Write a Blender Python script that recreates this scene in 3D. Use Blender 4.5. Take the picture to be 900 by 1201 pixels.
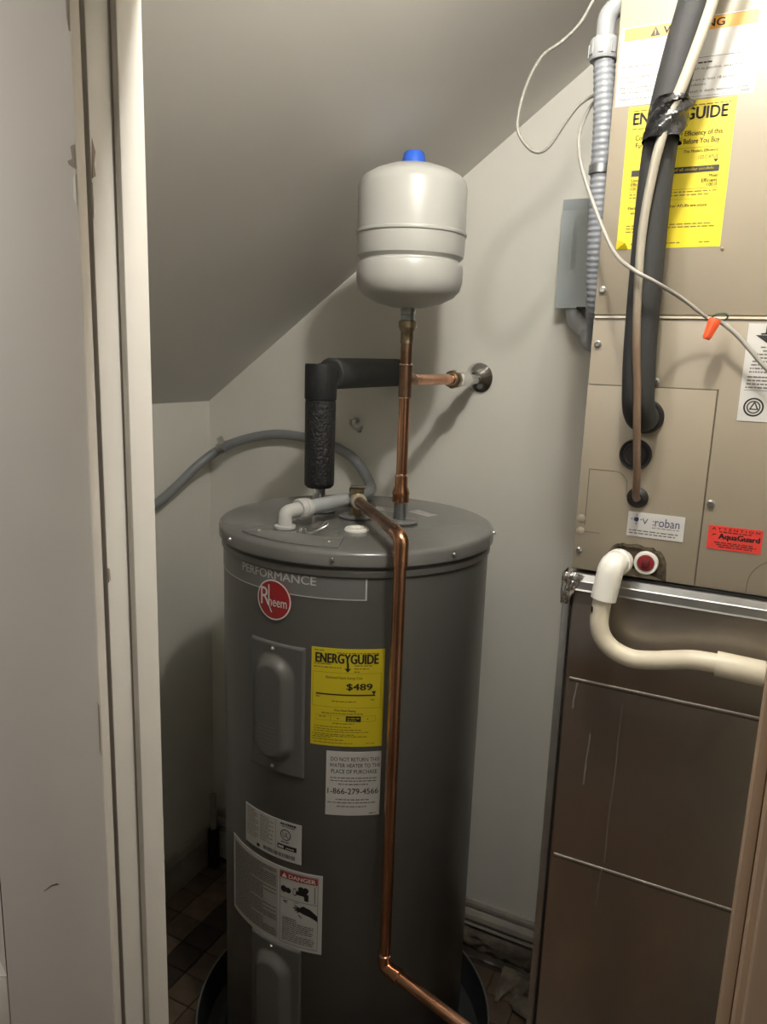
import bpy, bmesh, math, random
from mathutils import Vector, Matrix, Quaternion
random.seed(7)
S = bpy.context.scene
for o in list(bpy.data.objects): bpy.data.objects.remove(o)
COL = S.collection
PI = math.pi

# ------------------------------------------------------------------ camera
F_PX, PITCH, ROLL, YAW, CAM_Z = 880.0, math.radians(11.5), math.radians(2.0), math.radians(26.2), 1.58
cam_d = bpy.data.cameras.new('camera'); cam = bpy.data.objects.new('camera', cam_d); COL.objects.link(cam)
fw = Vector((-math.sin(YAW)*math.cos(PITCH), math.cos(YAW)*math.cos(PITCH), -math.sin(PITCH)))
r0 = Vector((math.cos(YAW), math.sin(YAW), 0)); u0 = r0.cross(fw)
rr = math.cos(ROLL)*r0 + math.sin(ROLL)*u0; uu = -math.sin(ROLL)*r0 + math.cos(ROLL)*u0
M = Matrix((rr, uu, -fw)).transposed().to_4x4(); M.translation = (0, 0, CAM_Z)
cam.matrix_world = M
cam_d.sensor_fit = 'VERTICAL'; cam_d.sensor_height = 36; cam_d.sensor_width = 27
cam_d.lens = 36*F_PX/1201; cam_d.clip_start = 0.02
S.camera = cam

# ------------------------------------------------------------------ world, lamps, exposure
W = bpy.data.worlds.new('world'); S.world = W; W.use_nodes = True
W.node_tree.nodes['Background'].inputs[0].default_value = (1.0, 0.90, 0.78, 1)
W.node_tree.nodes['Background'].inputs[1].default_value = 0.05
def lamp(name, loc, power, col, rad):
    l = bpy.data.lights.new(name, 'POINT'); l.energy = power; l.color = col; l.shadow_soft_size = rad
    o = bpy.data.objects.new(name, l); COL.objects.link(o); o.location = loc
    return o
lamp('closet_bulb', (-0.13, 0.665, 2.280), 17.3, (1.0, 0.965, 0.905), 0.03)
lamp('hall_lamp', (-0.80, -0.60, 2.20), 23, (1.0, 0.945, 0.87), 0.12)
S.view_settings.view_transform = 'Standard'; S.view_settings.look = 'None'
S.view_settings.exposure = 0.32; S.view_settings.gamma = 1.0; S.view_settings.use_curve_mapping = False

# ------------------------------------------------------------------ materials
MATS = {}
def mat(name, col, rough=0.5, metal=0.0, var=0.0, vscale=8.0, bump=0.0, bscale=60.0, col2=None, coat=0.0, spec=0.5, stretch=(1,1,1), emis=None, vcon=(0.35,0.65), detail=4.0, rvar=0.0):
    m = bpy.data.materials.new(name); m.use_nodes = True; nt = m.node_tree; b = nt.nodes['Principled BSDF']
    b.inputs['Base Color'].default_value = (*col, 1); b.inputs['Roughness'].default_value = rough
    b.inputs['Metallic'].default_value = metal; b.inputs['Coat Weight'].default_value = coat
    b.inputs['Specular IOR Level'].default_value = spec; b.inputs['Coat Roughness'].default_value = 0.15
    if var > 0 or bump > 0 or col2 or rvar > 0:
        tc = nt.nodes.new('ShaderNodeTexCoord'); mp = nt.nodes.new('ShaderNodeMapping')
        mp.inputs['Scale'].default_value = stretch
        nt.links.new(tc.outputs['Object'], mp.inputs['Vector'])
    if var > 0 or col2:
        n = nt.nodes.new('ShaderNodeTexNoise'); n.inputs['Scale'].default_value = vscale; n.inputs['Detail'].default_value = detail
        nt.links.new(mp.outputs[0], n.inputs['Vector'])
        cr = nt.nodes.new('ShaderNodeValToRGB'); cr.color_ramp.elements[0].position = vcon[0]; cr.color_ramp.elements[1].position = vcon[1]
        c2 = col2 if col2 else tuple(c*(1-var) for c in col)
        cr.color_ramp.elements[0].color = (*c2, 1); cr.color_ramp.elements[1].color = (*col, 1)
        nt.links.new(n.outputs['Fac'], cr.inputs[0]); nt.links.new(cr.outputs[0], b.inputs['Base Color'])
        if rvar > 0:
            mr = nt.nodes.new('ShaderNodeMapRange'); mr.inputs[3].default_value = rough+rvar; mr.inputs[4].default_value = max(.05, rough-rvar)
            nt.links.new(n.outputs['Fac'], mr.inputs[0]); nt.links.new(mr.outputs[0], b.inputs['Roughness'])
    if bump > 0:
        n2 = nt.nodes.new('ShaderNodeTexNoise'); n2.inputs['Scale'].default_value = bscale; n2.inputs['Detail'].default_value = 3
        nt.links.new(mp.outputs[0], n2.inputs['Vector'])
        bp = nt.nodes.new('ShaderNodeBump'); bp.inputs['Strength'].default_value = bump; bp.inputs['Distance'].default_value = 0.004
        nt.links.new(n2.outputs['Fac'], bp.inputs['Height']); nt.links.new(bp.outputs[0], b.inputs['Normal'])
    MATS[name] = m
    return m
mat('wall_paint', (.77,.755,.69), .45, var=.04, vscale=3, bump=.10, bscale=45)
mat('ceiling_paint', (.74,.715,.675), .42, var=.05, vscale=2.5, bump=.10, bscale=30)
mat('trim_paint', (.83,.80,.735), .32, var=.05, vscale=6, bump=.12, bscale=20)
mat('door_paint', (.76,.715,.65), .52, var=.06, vscale=5, bump=.12, bscale=18)
mat('tan_trim', (.46,.33,.225), .40, var=.08, vscale=9, bump=.1, bscale=25)
mat('chip_dark', (.36,.30,.25), .8)
mat('chip_pale', (.86,.83,.77), .5)
mat('baseboard', (.42,.39,.33), .45, var=.25, vscale=14, bump=.2, bscale=40)
mat('plaster_broken', (.20,.165,.12), .9, var=.55, vscale=22, bump=.9, bscale=60)
mat('grout', (.035,.027,.02), .9)
mat('tile_a', (.16,.115,.075), .45, var=.3, vscale=20)
mat('tile_b', (.11,.078,.05), .45, var=.3, vscale=20)
mat('tile_c', (.035,.024,.017), .45, var=.3, vscale=20)
mat('hall_wood', (.26,.145,.07), .4, var=.4, vscale=6, stretch=(12,1,1))
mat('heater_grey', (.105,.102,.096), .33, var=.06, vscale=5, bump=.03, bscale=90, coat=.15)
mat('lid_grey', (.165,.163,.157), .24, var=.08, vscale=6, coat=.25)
mat('panel_grey', (.115,.113,.107), .42)
mat('band_grey', (.16,.16,.16), .35)
mat('silver_print', (.55,.55,.54), .4)
mat('faint_print', (.17,.167,.16), .5)
mat('red_logo', (.36,.018,.022), .35)
mat('white_print', (.78,.77,.75), .45)
mat('sticker_white', (.57,.56,.54), .45, var=.06, vscale=12)
mat('sticker_yellow', (.63,.515,.02), .42)
mat('sticker_orange', (.66,.30,.03), .45)
mat('sticker_red', (.62,.045,.035), .45)
mat('danger_red', (.40,.03,.035), .45)
mat('ink', (.013,.011,.010), .6)
mat('ink_soft', (.13,.12,.11), .7)
mat('ink_yellow', (.16,.13,.01), .6)
mat('ink_blue', (.03,.04,.12), .6)
mat('text_block', (.40,.385,.36), .6)
mat('chrome', (.80,.80,.79), .12, 1.0)
mat('steel', (.62,.62,.60), .28, 1.0, var=.25, vscale=30)
mat('galvanized', (.50,.53,.55), .33, 1.0, var=.25, vscale=25)
mat('copper', (.68,.37,.23), .24, 1.0, col2=(.40,.20,.11), vscale=16, vcon=(.3,.62), stretch=(1,1,.35), rvar=.1)
mat('copper_dull', (.42,.27,.18), .36, 1.0, col2=(.22,.13,.08), vscale=22, vcon=(.3,.65), rvar=.1)
mat('solder', (.85,.68,.58), .25, 1.0)
mat('brass', (.44,.37,.25), .36, 1.0, col2=(.24,.19,.11), vscale=45)
mat('pale_brass', (.66,.60,.48), .35, .6)
mat('foam_black', (.013,.013,.014), .62, bump=.25, bscale=220)
mat('foam_rough', (.014,.014,.015), .50, bump=1.0, bscale=170)
mat('foam_grey', (.020,.0205,.021), .72, bump=.15, bscale=160)
mat('foam_slate', (.042,.043,.044), .72, bump=.15, bscale=160)
mat('tape_black', (.012,.012,.013), .22, bump=.9, bscale=55)
mat('tank_white', (.51,.51,.48), .33, var=.03, vscale=4, coat=.08)
mat('cap_blue', (.035,.13,.66), .35)
mat('pvc_grey', (.36,.38,.39), .38)
mat('pvc_pale', (.50,.50,.48), .32)
mat('fitting_grey', (.30,.31,.32), .36)
mat('conduit_grey', (.23,.24,.245), .42)
mat('whip_grey', (.24,.255,.28), .42)
mat('box_grey', (.41,.455,.47), .38, var=.05, vscale=8)
mat('pvc_white', (.80,.78,.72), .28)
mat('pvc_cream', (.66,.60,.47), .38, var=.12, vscale=14)
mat('handler_beige', (.285,.245,.187), .42, var=.05, vscale=5)
mat('handler_seam', (.10,.08,.055), .6)
mat('handler_highlight', (.60,.54,.43), .45)  # paler beige: highlight painted on to the panel lip
mat('rubber', (.012,.011,.011), .5)
mat('gasket', (.10,.075,.045), .95, var=.7, vscale=60, bump=1, bscale=90)
mat('plug_red', (.22,.018,.02), .45)
mat('plug_red_dark', (.10,.01,.012), .5)
mat('duct_metal', (.45,.405,.35), .33, .95, var=.20, vscale=7, rvar=.08, stretch=(1,1,.5))
mat('duct_bead', (.27,.245,.21), .55, 1.0, var=.2, vscale=20)
mat('duct_flange', (.47,.47,.45), .40, 1.0, var=.2, vscale=20)
mat('duct_streak', (.50,.47,.42), .5, .9)
mat('foil', (.78,.77,.76), .18, 1.0, bump=1, bscale=70)
mat('cable_white', (.29,.275,.25), .38)
mat('cable_cream', (.33,.305,.25), .42)
mat('wire_nut_orange', (.80,.11,.035), .42)
mat('green_wire', (.05,.13,.07), .5)
mat('pan_dark', (.055,.058,.06), .35, .3, var=.15, vscale=10)
mat('pan_rim', (.28,.285,.29), .35, .6)
mat('black_block', (.008,.008,.008), .7)

# ------------------------------------------------------------------ helpers
def V(*a): return Vector(a)
class MB:
    def __init__(s): s.v = []; s.f = []
    def add(s, vs, fs):
        k = len(s.v); s.v += [Vector(p) for p in vs]; s.f += [tuple(i+k for i in f) for f in fs]; return s
    def box(s, a, b):
        x0,y0,z0 = a; x1,y1,z1 = b
        return s.add([(x0,y0,z0),(x1,y0,z0),(x1,y1,z0),(x0,y1,z0),(x0,y0,z1),(x1,y0,z1),(x1,y1,z1),(x0,y1,z1)],
                     [(0,3,2,1),(4,5,6,7),(0,1,5,4),(1,2,6,5),(2,3,7,6),(3,0,4,7)])
    def obox(s, c, ex, ey, ez):   # centre + half axes
        c = Vector(c); P = [c+sx*ex+sy*ey+sz*ez for sz in (-1,1) for sx,sy in ((-1,-1),(1,-1),(1,1),(-1,1))]
        return s.add(P, [(0,3,2,1),(4,5,6,7),(0,1,5,4),(1,2,6,5),(2,3,7,6),(3,0,4,7)])
    def prism(s, poly, y0, y1):   # polygon in XZ extruded along Y
        n = len(poly); P = [(x,y0,z) for x,z in poly]+[(x,y1,z) for x,z in poly]
        return s.add(P, [tuple(range(n)), tuple(range(2*n-1,n-1,-1))]+[(i,i+n,(i+1)%n+n,(i+1)%n) for i in range(n)])
    def lathe(s, prof, c, axis=(0,0,1), seg=40, close=True):
        c = Vector(c); q = Vector((0,0,1)).rotation_difference(Vector(axis).normalized())
        vs=[]; fs=[]; n=len(prof)
        for i in range(seg):
            a = 2*PI*i/seg
            for r,z in prof: vs.append(c+q@Vector((max(r,1e-5)*math.cos(a), max(r,1e-5)*math.sin(a), z)))
        for i in range(seg):
            j=(i+1)%seg
            for k in range(n-1): fs.append((i*n+k, j*n+k, j*n+k+1, i*n+k+1))
        return s.add(vs, fs)
    def tube(s, path, r, seg=14, caps=True):
        P=[Vector(p) for p in path]; n=len(P)
        R = r if isinstance(r,(list,tuple)) else [r]*n
        T=[]
        for i in range(n):
            t=(P[min(i+1,n-1)]-P[max(i-1,0)]); T.append(t.normalized())
        up = Vector((0,0,1)) if abs(T[0].z)<.9 else Vector((1,0,0))
        N=(up-T[0]*up.dot(T[0])).normalized(); vs=[]; fs=[]
        for i in range(n):
            if i>0:
                q=T[i-1].rotation_difference(T[i]); N=q@N; N=(N-T[i]*N.dot(T[i])).normalized()
            B=T[i].cross(N)
            for k in range(seg):
                a=2*PI*k/seg; vs.append(P[i]+R[i]*(math.cos(a)*N+math.sin(a)*B))
        for i in range(n-1):
            for k in range(seg):
                l=(k+1)%seg; fs.append((i*seg+k,i*seg+l,(i+1)*seg+l,(i+1)*seg+k))
        if caps: fs.append(tuple(range(seg-1,-1,-1))); fs.append(tuple((n-1)*seg+k for k in range(seg)))
        return s.add(vs,fs)
    def cyl(s, a, b, r, seg=20): return s.tube([a,b], r, seg)
    def build(s, name, m, parent=None, bevel=0, smooth=True, ang=40, bseg=2):
        me = bpy.data.meshes.new(name); me.from_pydata([tuple(p) for p in s.v], [], s.f); me.update()
        bm = bmesh.new(); bm.from_mesh(me)
        bmesh.ops.recalc_face_normals(bm, faces=bm.faces)
        if bevel>0:
            es=[e for e in bm.edges if len(e.link_faces)==2 and e.calc_face_angle(0)>.6]
            bmesh.ops.bevel(bm, geom=es, offset=bevel, segments=bseg, profile=.5, affect='EDGES', clamp_overlap=True)
        bm.to_mesh(me); bm.free()
        me.materials.append(MATS[m])
        if smooth:
            me.polygons.foreach_set('use_smooth',[True]*len(me.polygons)); me.set_sharp_from_angle(angle=math.radians(ang))
        o = bpy.data.objects.new(name, me); COL.objects.link(o); attach(o, parent)
        return o
def attach(o, parent):
    if parent is not None:
        o.parent = parent
        root = parent
        if root.type == 'EMPTY': o.matrix_parent_inverse = Matrix.Translation(-root.location)
        return o
def tag(o, label, cat, group=None, kind=None):
    o['label']=label; o['category']=cat
    if group: o['group']=group
    if kind: o['kind']=kind
    return o
def thing(name, label, cat, loc, group=None):
    o = bpy.data.objects.new(name, None); COL.objects.link(o); o.location = loc; o.empty_display_size=.05
    return tag(o, label, cat, group)
def crom(pts, n=8):
    P=[Vector(p) for p in pts]; P=[2*P[0]-P[1]]+P+[2*P[-1]-P[-2]]; out=[]
    for i in range(1,len(P)-2):
        a,b,c,d=P[i-1:i+3]
        for k in range(n):
            t=k/n; out.append(.5*((2*b)+(c-a)*t+(2*a-5*b+4*c-d)*t*t+(3*b-a-3*c+d)*t**3))
    out.append(P[-2]); return out
def resample(path, step):
    out=[path[0]]; acc=0.0
    for a,b in zip(path[:-1],path[1:]):
        d=(b-a).length; t=step-acc
        while t<=d: out.append(a+(b-a)*(t/d)); t+=step
        acc=d-(t-step)
    return out
def fillet(pts, rad, n=7):   # round the corners of a polyline
    P=[Vector(p) for p in pts]; out=[P[0]]
    for i in range(1,len(P)-1):
        a=(P[i-1]-P[i]); b=(P[i+1]-P[i]); la,lb=a.length,b.length; a.normalize(); b.normalize()
        d=min(rad,la*.49,lb*.49); p0=P[i]+a*d; p1=P[i]+b*d
        for k in range(n+1):
            t=k/n; out.append((1-t)**2*p0+2*t*(1-t)*P[i]+t*t*p1)
    out.append(P[-1]); return out
SHARED={}
def place(key, maker, name, m, parent, loc, normal=(0,0,1), spin=0):
    """a small part that shares its mesh with its alikes"""
    if key not in SHARED:
        o=maker().build(name, m); SHARED[key]=o.data; bpy.data.objects.remove(o)
    o=bpy.data.objects.new(name, SHARED[key]); COL.objects.link(o)
    o.parent=parent
    if parent.type=='EMPTY': o.matrix_parent_inverse=Matrix.Translation(-parent.location)
    elif parent.location.length>0: o.matrix_parent_inverse=parent.matrix_basis.inverted()
    o.location=loc; o.rotation_mode='QUATERNION'
    o.rotation_quaternion=Vector((0,0,1)).rotation_difference(Vector(normal).normalized())@Quaternion((0,0,1),spin)
    return o
def screw_mb(r):
    m=MB(); m.lathe([(0,-.001),(r*1.25,-.001),(r*1.25,r*.25),(r,r*.35),(r*.95,r*.9),(r*.7,r*1.15),(r*.45,r*1.15),(r*.4,r*.85),(0,r*.85)],(0,0,0),seg=12); return m
def screw(loc, normal, r, parent, m='steel'):
    return place(('screw',r,m), lambda: screw_mb(r), 'screw', m, parent, loc, normal, random.random())

# flat print: lettering and bars mapped on to a surface by fn(u, v, offset)
_fc = {}
def glyphs(body, bold=0.0, space=1.0):
    key=(body,bold,space)
    if key in _fc: return _fc[key]
    c=bpy.data.curves.new('t','FONT'); c.body=body; c.size=1; c.offset=bold; c.space_character=space; c.resolution_u=3; c.fill_mode='FRONT'
    o=bpy.data.objects.new('t',c); COL.objects.link(o); dg=bpy.context.evaluated_depsgraph_get(); dg.update()
    me=bpy.data.meshes.new_from_object(o.evaluated_get(dg))
    vs=[(p.co.x,p.co.y) for p in me.vertices]; fs=[tuple(p.vertices) for p in me.polygons]
    bpy.data.objects.remove(o); bpy.data.curves.remove(c); bpy.data.meshes.remove(me)
    _fc[key]=(vs,fs); return vs,fs
class Print:
    def __init__(s, fn, off=.0011): s.fn=fn; s.off=off; s.m=MB()
    def text(s, body, u0, u1, v0, v1, bold=.0, space=1.0):
        vs,fs=glyphs(body,0.0,space); e=bold*(v1-v0)*1.35
        if e>0: u0+=e; u1-=e
        x0=min(p[0] for p in vs); x1=max(p[0] for p in vs); y0=min(p[1] for p in vs); y1=max(p[1] for p in vs)
        for du,dv in (((0,0),) if e<=0 else ((-e,0),(e,0),(0,e*.5),(0,-e*.5))):
            s.m.add([s.fn(u0+(x-x0)/(x1-x0)*(u1-u0)+du, v0+(y-y0)/(y1-y0)*(v1-v0)+dv, s.off+abs(du+dv)*.02) for x,y in vs], fs)
        return s
    def poly(s, pts): s.m.add([s.fn(u,v,s.off) for u,v in pts],[tuple(range(len(pts)))]); return s
    def rect(s, u0,u1,v0,v1):
        n=max(1,int(abs(u1-u0)/.012))
        for i in range(n): a=u0+(u1-u0)*i/n; b=u0+(u1-u0)*(i+1)/n; s.poly([(a,v0),(b,v0),(b,v1),(a,v1)])
        return s
    def frame(s,u0,u1,v0,v1,w): s.rect(u0,u1,v0,v0+w); s.rect(u0,u1,v1-w,v1); s.rect(u0,u0+w,v0,v1); s.rect(u1-w,u1,v0,v1); return s
    def micro(s,u0,u1,v,h,seed=0,word=.006,gap=.0015):   # a line of print too small to read
        rn=random.Random(seed+int(v*1e5)); u=u0
        while u<u1-.002:
            w=min(word*rn.uniform(.4,1.5),u1-u); s.rect(u,u+w,v-h/2,v+h/2); u+=w+gap
        return s
    def disc(s,u,v,r,n=28,ru=None):
        ru=ru or r; s.poly([(u+ru*math.cos(2*PI*i/n),v+r*math.sin(2*PI*i/n)) for i in range(n)]); return s
    def ring(s,u,v,r,w,n=36,ru=None):
        k=(ru or r)/r
        for i in range(n):
            a=2*PI*i/n; b=2*PI*(i+1)/n
            s.poly([(u+k*r*math.cos(a),v+r*math.sin(a)),(u+k*r*math.cos(b),v+r*math.sin(b)),(u+k*(r-w)*math.cos(b),v+(r-w)*math.sin(b)),(u+k*(r-w)*math.cos(a),v+(r-w)*math.sin(a))])
        return s
    def build(s,name,m,parent):
        o=s.m.build(name,m,parent,smooth=False); o['kind']='stuff'; return o
def sheet(fn,u0,u1,v0,v1,name,m,parent,th=.0008,nu=12,shape=None):
    """a thin sticker with real edges; shape(i/nu)->(vlo,vhi) lets the outline vary"""
    vs=[];fs=[]
    for i in range(nu+1):
        t=i/nu; u=u0+(u1-u0)*t; a,b=(v0,v1) if shape is None else shape(t)
        vs += [fn(u,a,0),fn(u,a,th),fn(u,b,th),fn(u,b,0)]
    for i in range(nu):
        k=i*4; l=k+4
        for p in range(3): fs.append((k+p,l+p,l+p+1,k+p+1))
    fs.append((0,1,2,3)); fs.append((nu*4+3,nu*4+2,nu*4+1,nu*4))
    return MB().add(vs,fs).build(name,m,parent,smooth=False)

# ------------------------------------------------------------------ the room
XL, YB, YF0, YF1, XR = -1.40, 1.70, 0.54, 0.609, 0.50
KNEE, SLOPE, ZC = 1.447, 0.739, 2.50
XC = XL+(ZC-KNEE)/SLOPE            # where the slope meets the flat ceiling
ST='structure'
def zs(x): return min(ZC, KNEE+SLOPE*(x-XL))
fl=MB().box((XL-.1,-1.6,-.06),(1.0,YB+.1,-.004)).build('floor','grout'); tag(fl,'dark tiled closet floor around the drain pan','floor',kind=ST)
# closet floor tiles, each one a piece
tsz=.079
cols=['tile_b','tile_a','tile_c','tile_b','tile_a','tile_b']
def tile_mb(): return MB().box((-tsz/2+.0015,-tsz/2+.0015,-.004),(tsz/2-.0015,tsz/2-.0015,0))
for i in range(16):
    for j in range(14):
        x=XL+.012+tsz*(i+.35); y=YB-.015-tsz*(j+.5)
        if y<YF0+.02 or x>-.2: continue
        if math.hypot(x+.72,y-1.342)<.30: continue
        k=cols[i] if i<6 else random.choice(['tile_a','tile_b','tile_b'])
        if i==1 and j%4==3: k='tile_b'
        if i in(3,4,5) and random.random()<.3: k='tile_b' if k=='tile_a' else 'tile_a'
        key=('tile',k)
        if key not in SHARED:
            o=tile_mb().build('tile',k,bevel=.001,smooth=False); SHARED[key]=o.data; bpy.data.objects.remove(o)
        o=bpy.data.objects.new('tile',SHARED[key]); COL.objects.link(o); o.parent=fl; o.location=(x,y,random.uniform(-.0008,.0008))
for i in range(14):      # hallway boards in front of the doorway
    x=-1.45+i*.17
    MB().box((x,-1.55,-.004),(x+.168,YF0-.0,.001)).build('floor_board','hall_wood',fl,bevel=.001,smooth=False)
wb=MB().prism([(XL,0),(XR,0),(XR,ZC),(XC,ZC),(XL,KNEE)],YB,YB+.08).build('wall_back','wall_paint',smooth=False)
tag(wb,'off white painted back wall under the sloped ceiling','wall',kind=ST)
wl=MB().box((XL-.08,YF1,0),(XL,YB,KNEE)).build('wall_left','wall_paint',smooth=False); tag(wl,'low off white knee wall left of the water heater','wall',kind=ST)
wr=MB().box((XR,YF1,0),(XR+.08,YB,ZC)).build('wall_right','wall_paint',smooth=False); tag(wr,'off white closet wall beyond the air handler','wall',kind=ST)
OL,OR,OT=-.592,.0495,1.985
wf=MB().prism([(XL-.3,0),(OL,0),(OL,OT),(OR,OT),(OR,0),(1.0,0),(1.0,ZC+.1),(XL-.3,ZC+.1)],YF0+.001,YF1-.001)
wf=wf.build('wall_front','wall_paint',smooth=False); tag(wf,'off white wall around the closet doorway','wall',kind=ST)
th=.07
cl=MB().prism([(XL-.08,KNEE-.08*SLOPE),(XC,ZC),(XR+.08,ZC),(XR+.08,ZC+th),(XC,ZC+th),(XL-.08,KNEE-.08*SLOPE+th)],YF1,YB+.08).build('ceiling','ceiling_paint',smooth=False)
tag(cl,'grey white sloped attic ceiling above the heater','ceiling',kind=ST)

# doorway: left jamb with stop, right jamb, head
j1=MB().box((OL,YF0,0),(-.579,YF1,OT)).build('trim_1','trim_paint',bevel=.002); tag(j1,'white painted door jamb along the left of the doorway','door jamb',kind=ST)
MB().box((-.579,.5685,0),(-.570,.602,OT-.02)).build('door_stop','trim_paint',j1,bevel=.0025)
for pts,m,y0 in (([(0,0),(.006,.004),(.004,.018),(.007,.034),(.002,.05),(-.001,.03)],'chip_dark',1.735),([(0,0),(.004,.01),(.003,.04),(.0,.045)],'chip_pale',1.70),([(0,0),(.004,.003),(.003,.02),(0,.022)],'chip_dark',1.345)):
    MB().add([(-.5787,YF0+.001+abs(u)*.7,y0+v*.7) for u,v in pts]+[(-.5797,YF0+.001+abs(u)*.7,y0+v*.7) for u,v in pts],[tuple(range(len(pts)))]+[(i,(i+1)%len(pts),(i+1)%len(pts)+len(pts),i+len(pts)) for i in range(len(pts))]).build('paint_chip',m,j1,smooth=False)
j2=MB().box((.036,YF0,0),(OR,YF1,OT)).build('trim_2','tan_trim',bevel=.002); tag(j2,'tan door jamb at the right edge of the doorway','door jamb',kind=ST)
MB().box((.0272,.5685,0),(.036,.602,OT-.02)).build('door_stop','tan_trim',j2,bevel=.003)
MB().box((.0405,.526,0),(.100,YF0,OT+.06)).build('casing','tan_trim',j2,bevel=.004)
j3=MB().box((OL,YF0,OT-.02),(OR,YF1,OT)).build('trim_3','trim_paint',bevel=.002); tag(j3,'white painted head jamb over the doorway','door jamb',kind=ST)

# door slab swung open about its left hinges
A=V(-.5633,.510,0); D=V(-.866,-.5,0); NV=V(.5,-.866,0); UP=V(0,0,1)
door=thing('door_1','off white panelled door swung open at the left','door',A+V(0,0,.012)); door['kind']=ST
def dbox(w0,w1,z0,z1,d0,d1,name,m='door_paint',bev=.0025):
    c=A+D*((w0+w1)/2)+NV*((d0+d1)/2)+UP*((z0+z1)/2)
    return MB().obox(c,D*((w1-w0)/2),NV*((d1-d0)/2),UP*((z1-z0)/2)).build(name,m,door,bevel=bev)
DW,SW=.60,.1135
dbox(0,SW,.012,1.975,-.026,0,'stile'); dbox(DW-.115,DW,.012,1.975,-.026,0,'stile')
rails=[(.012,.25),(.79,.9065),(1.86,1.975)]
for a,b in rails: dbox(SW,DW-.115,a,b,-.026,0,'rail')
for a,b in ((.25,.79),(.9065,1.86)):
    dbox(SW-.001,DW-.114,a-.001,b+.001,-.022,-.010,'panel',bev=0)
    for (w0,z0,w1,z1,inw) in ((SW,a,SW,b,1),(SW,a,DW-.115,a,0),(SW,b,DW-.115,b,0)):
        p=lambda w,z,d:A+D*w+UP*z+NV*d
        if inw: MB().add([p(w0,z0,0),p(w1,z1,0),p(w0+.012,z1,-.010),p(w0+.012,z0,-.010)],[(0,1,2,3)]).build('moulding','door_paint',door,smooth=False)
        else:
            dz=.014 if z0==a else -.014
            MB().add([p(w0,z0,0),p(w1,z0,0),p(w1,z0+dz,-.010),p(w0,z0+dz,-.010)],[(0,1,2,3)]).build('moulding','trim_paint',door,smooth=False)
for pts,zc,m in (([(0,0),(.005,.003),(.006,.006),(.002,.008),(.003,.018),(.0,.02)],1.735,'chip_dark'),([(0,0),(.0025,.006),(.0015,.022),(0,.026)],1.705,'chip_pale'),([(0,0),(.0015,.01),(.0015,.05),(0,.045)],1.845,'chip_dark'),([(0,0),(.0012,.005),(.0012,.06),(0,.055)],1.17,'chip_dark'),([(.050,0),(.058,-.002),(.066,-.008),(.058,-.001),(.052,.001)],1.02,'ink_soft')):
    MB().add([A+D*(w+.002)+UP*(zc+z)+NV*.0006 for w,z in pts]+[A+D*(w+.002)+UP*(zc+z)-NV*.0006 for w,z in pts],[tuple(range(len(pts)))]+[(i,(i+1)%len(pts),(i+1)%len(pts)+len(pts),i+len(pts)) for i in range(len(pts))]).build('paint_chip',m,door,smooth=False)

# baseboards
bl=MB().prism([(XL,0),(XL+.014,0),(XL+.014,.095),(XL+.008,.118),(XL+.004,.125),(XL,.125)],YF1,YB).build('baseboard_left','baseboard',smooth=False); tag(bl,'dim painted baseboard along the low left wall','baseboard',kind=ST)
bb=thing('baseboard_back','moulded baseboard broken open below, right of the heater','baseboard',(-.55,YB-.006,.0)); bb['kind']=ST
def ystrip(prof,x0,x1,name,m):   # profile (depth from wall, z) extruded along X
    n=len(prof); P=[(x0,YB-d,z) for d,z in prof]+[(x1,YB-d,z) for d,z in prof]
    return MB().add(P,[tuple(range(n)),tuple(range(2*n-1,n-1,-1))]+[(i,(i+1)%n,(i+1)%n+n,i+n) for i in range(n)]).build(name,m,bb,smooth=False)
ystrip([(0,.178),(.007,.178),(.010,.170),(.010,.160),(0,.158)],-1.38,-.24,'moulding','baseboard')
ystrip([(0,.156),(.013,.154),(.019,.143),(.020,.130),(.015,.122),(0,.121)],-1.38,-.24,'moulding','baseboard')
ystrip([(0,.117),(.016,.116),(.017,.110),(0,.108)],-1.38,-.24,'moulding','baseboard')
def rough(name,fn,nu,nv,amp,m,parent,seed):
    rn=random.Random(seed); vs=[];fs=[]
    for i in range(nu+1):
        for j in range(nv+1):
            p,n=fn(i/nu,j/nv); e=0 if (i in(0,nu) or j in (0,nv)) else 1
            vs.append(p+n*amp*(rn.random()*e))
    for i in range(nu):
        for j in range(nv):
            k=i*(nv+1)+j; fs.append((k,k+nv+1,k+nv+2,k+1))
    return MB().add(vs,fs).build(name,m,parent,ang=70)
rough('broken_plaster',lambda a,b:(V(-.62+.39*a,YB-.004-.010*math.sin(b*PI),.034-.012*a+b*.075),V(0,-1,0)),26,8,.014,'plaster_broken',bb,3)
rough('broken_plaster',lambda a,b:(V(-.43+.20*a+.03*b*math.sin(a*7),YB-.012-.11*(1-b)*(.55+.30*math.sin(a*17)*math.sin(a*9+1)+.15*math.sin(a*31)),.004+b*(.020-.004*a)),V(0,-.4,1)),22,8,.012,'plaster_broken',bb,9)
def chunk(c,r,seed,m,parent,name):
    rn=random.Random(seed); bm=bmesh.new(); bmesh.ops.create_icosphere(bm,subdivisions=2,radius=1)
    vs=[Vector((v.co.x*r[0],v.co.y*r[1],v.co.z*r[2]))*(1+rn.uniform(-.25,.25))+Vector(c) for v in bm.verts]; fs=[tuple(v.index for v in f.verts) for f in bm.faces]; bm.free()
    return MB().add(vs,fs).build(name,m,parent,ang=25)
o=chunk((-.335,1.60,.014),(.05,.03,.014),4,'plaster_broken',None,'plaster_lump'); tag(o,'broken plaster lump on the floor under the torn baseboard','rubble')
o=chunk((-.31,1.45,.012),(.04,.045,.012),6,'plaster_broken',None,'plaster_lump'); tag(o,'flat plaster lump on the floor beside the metal duct','rubble')
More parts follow.
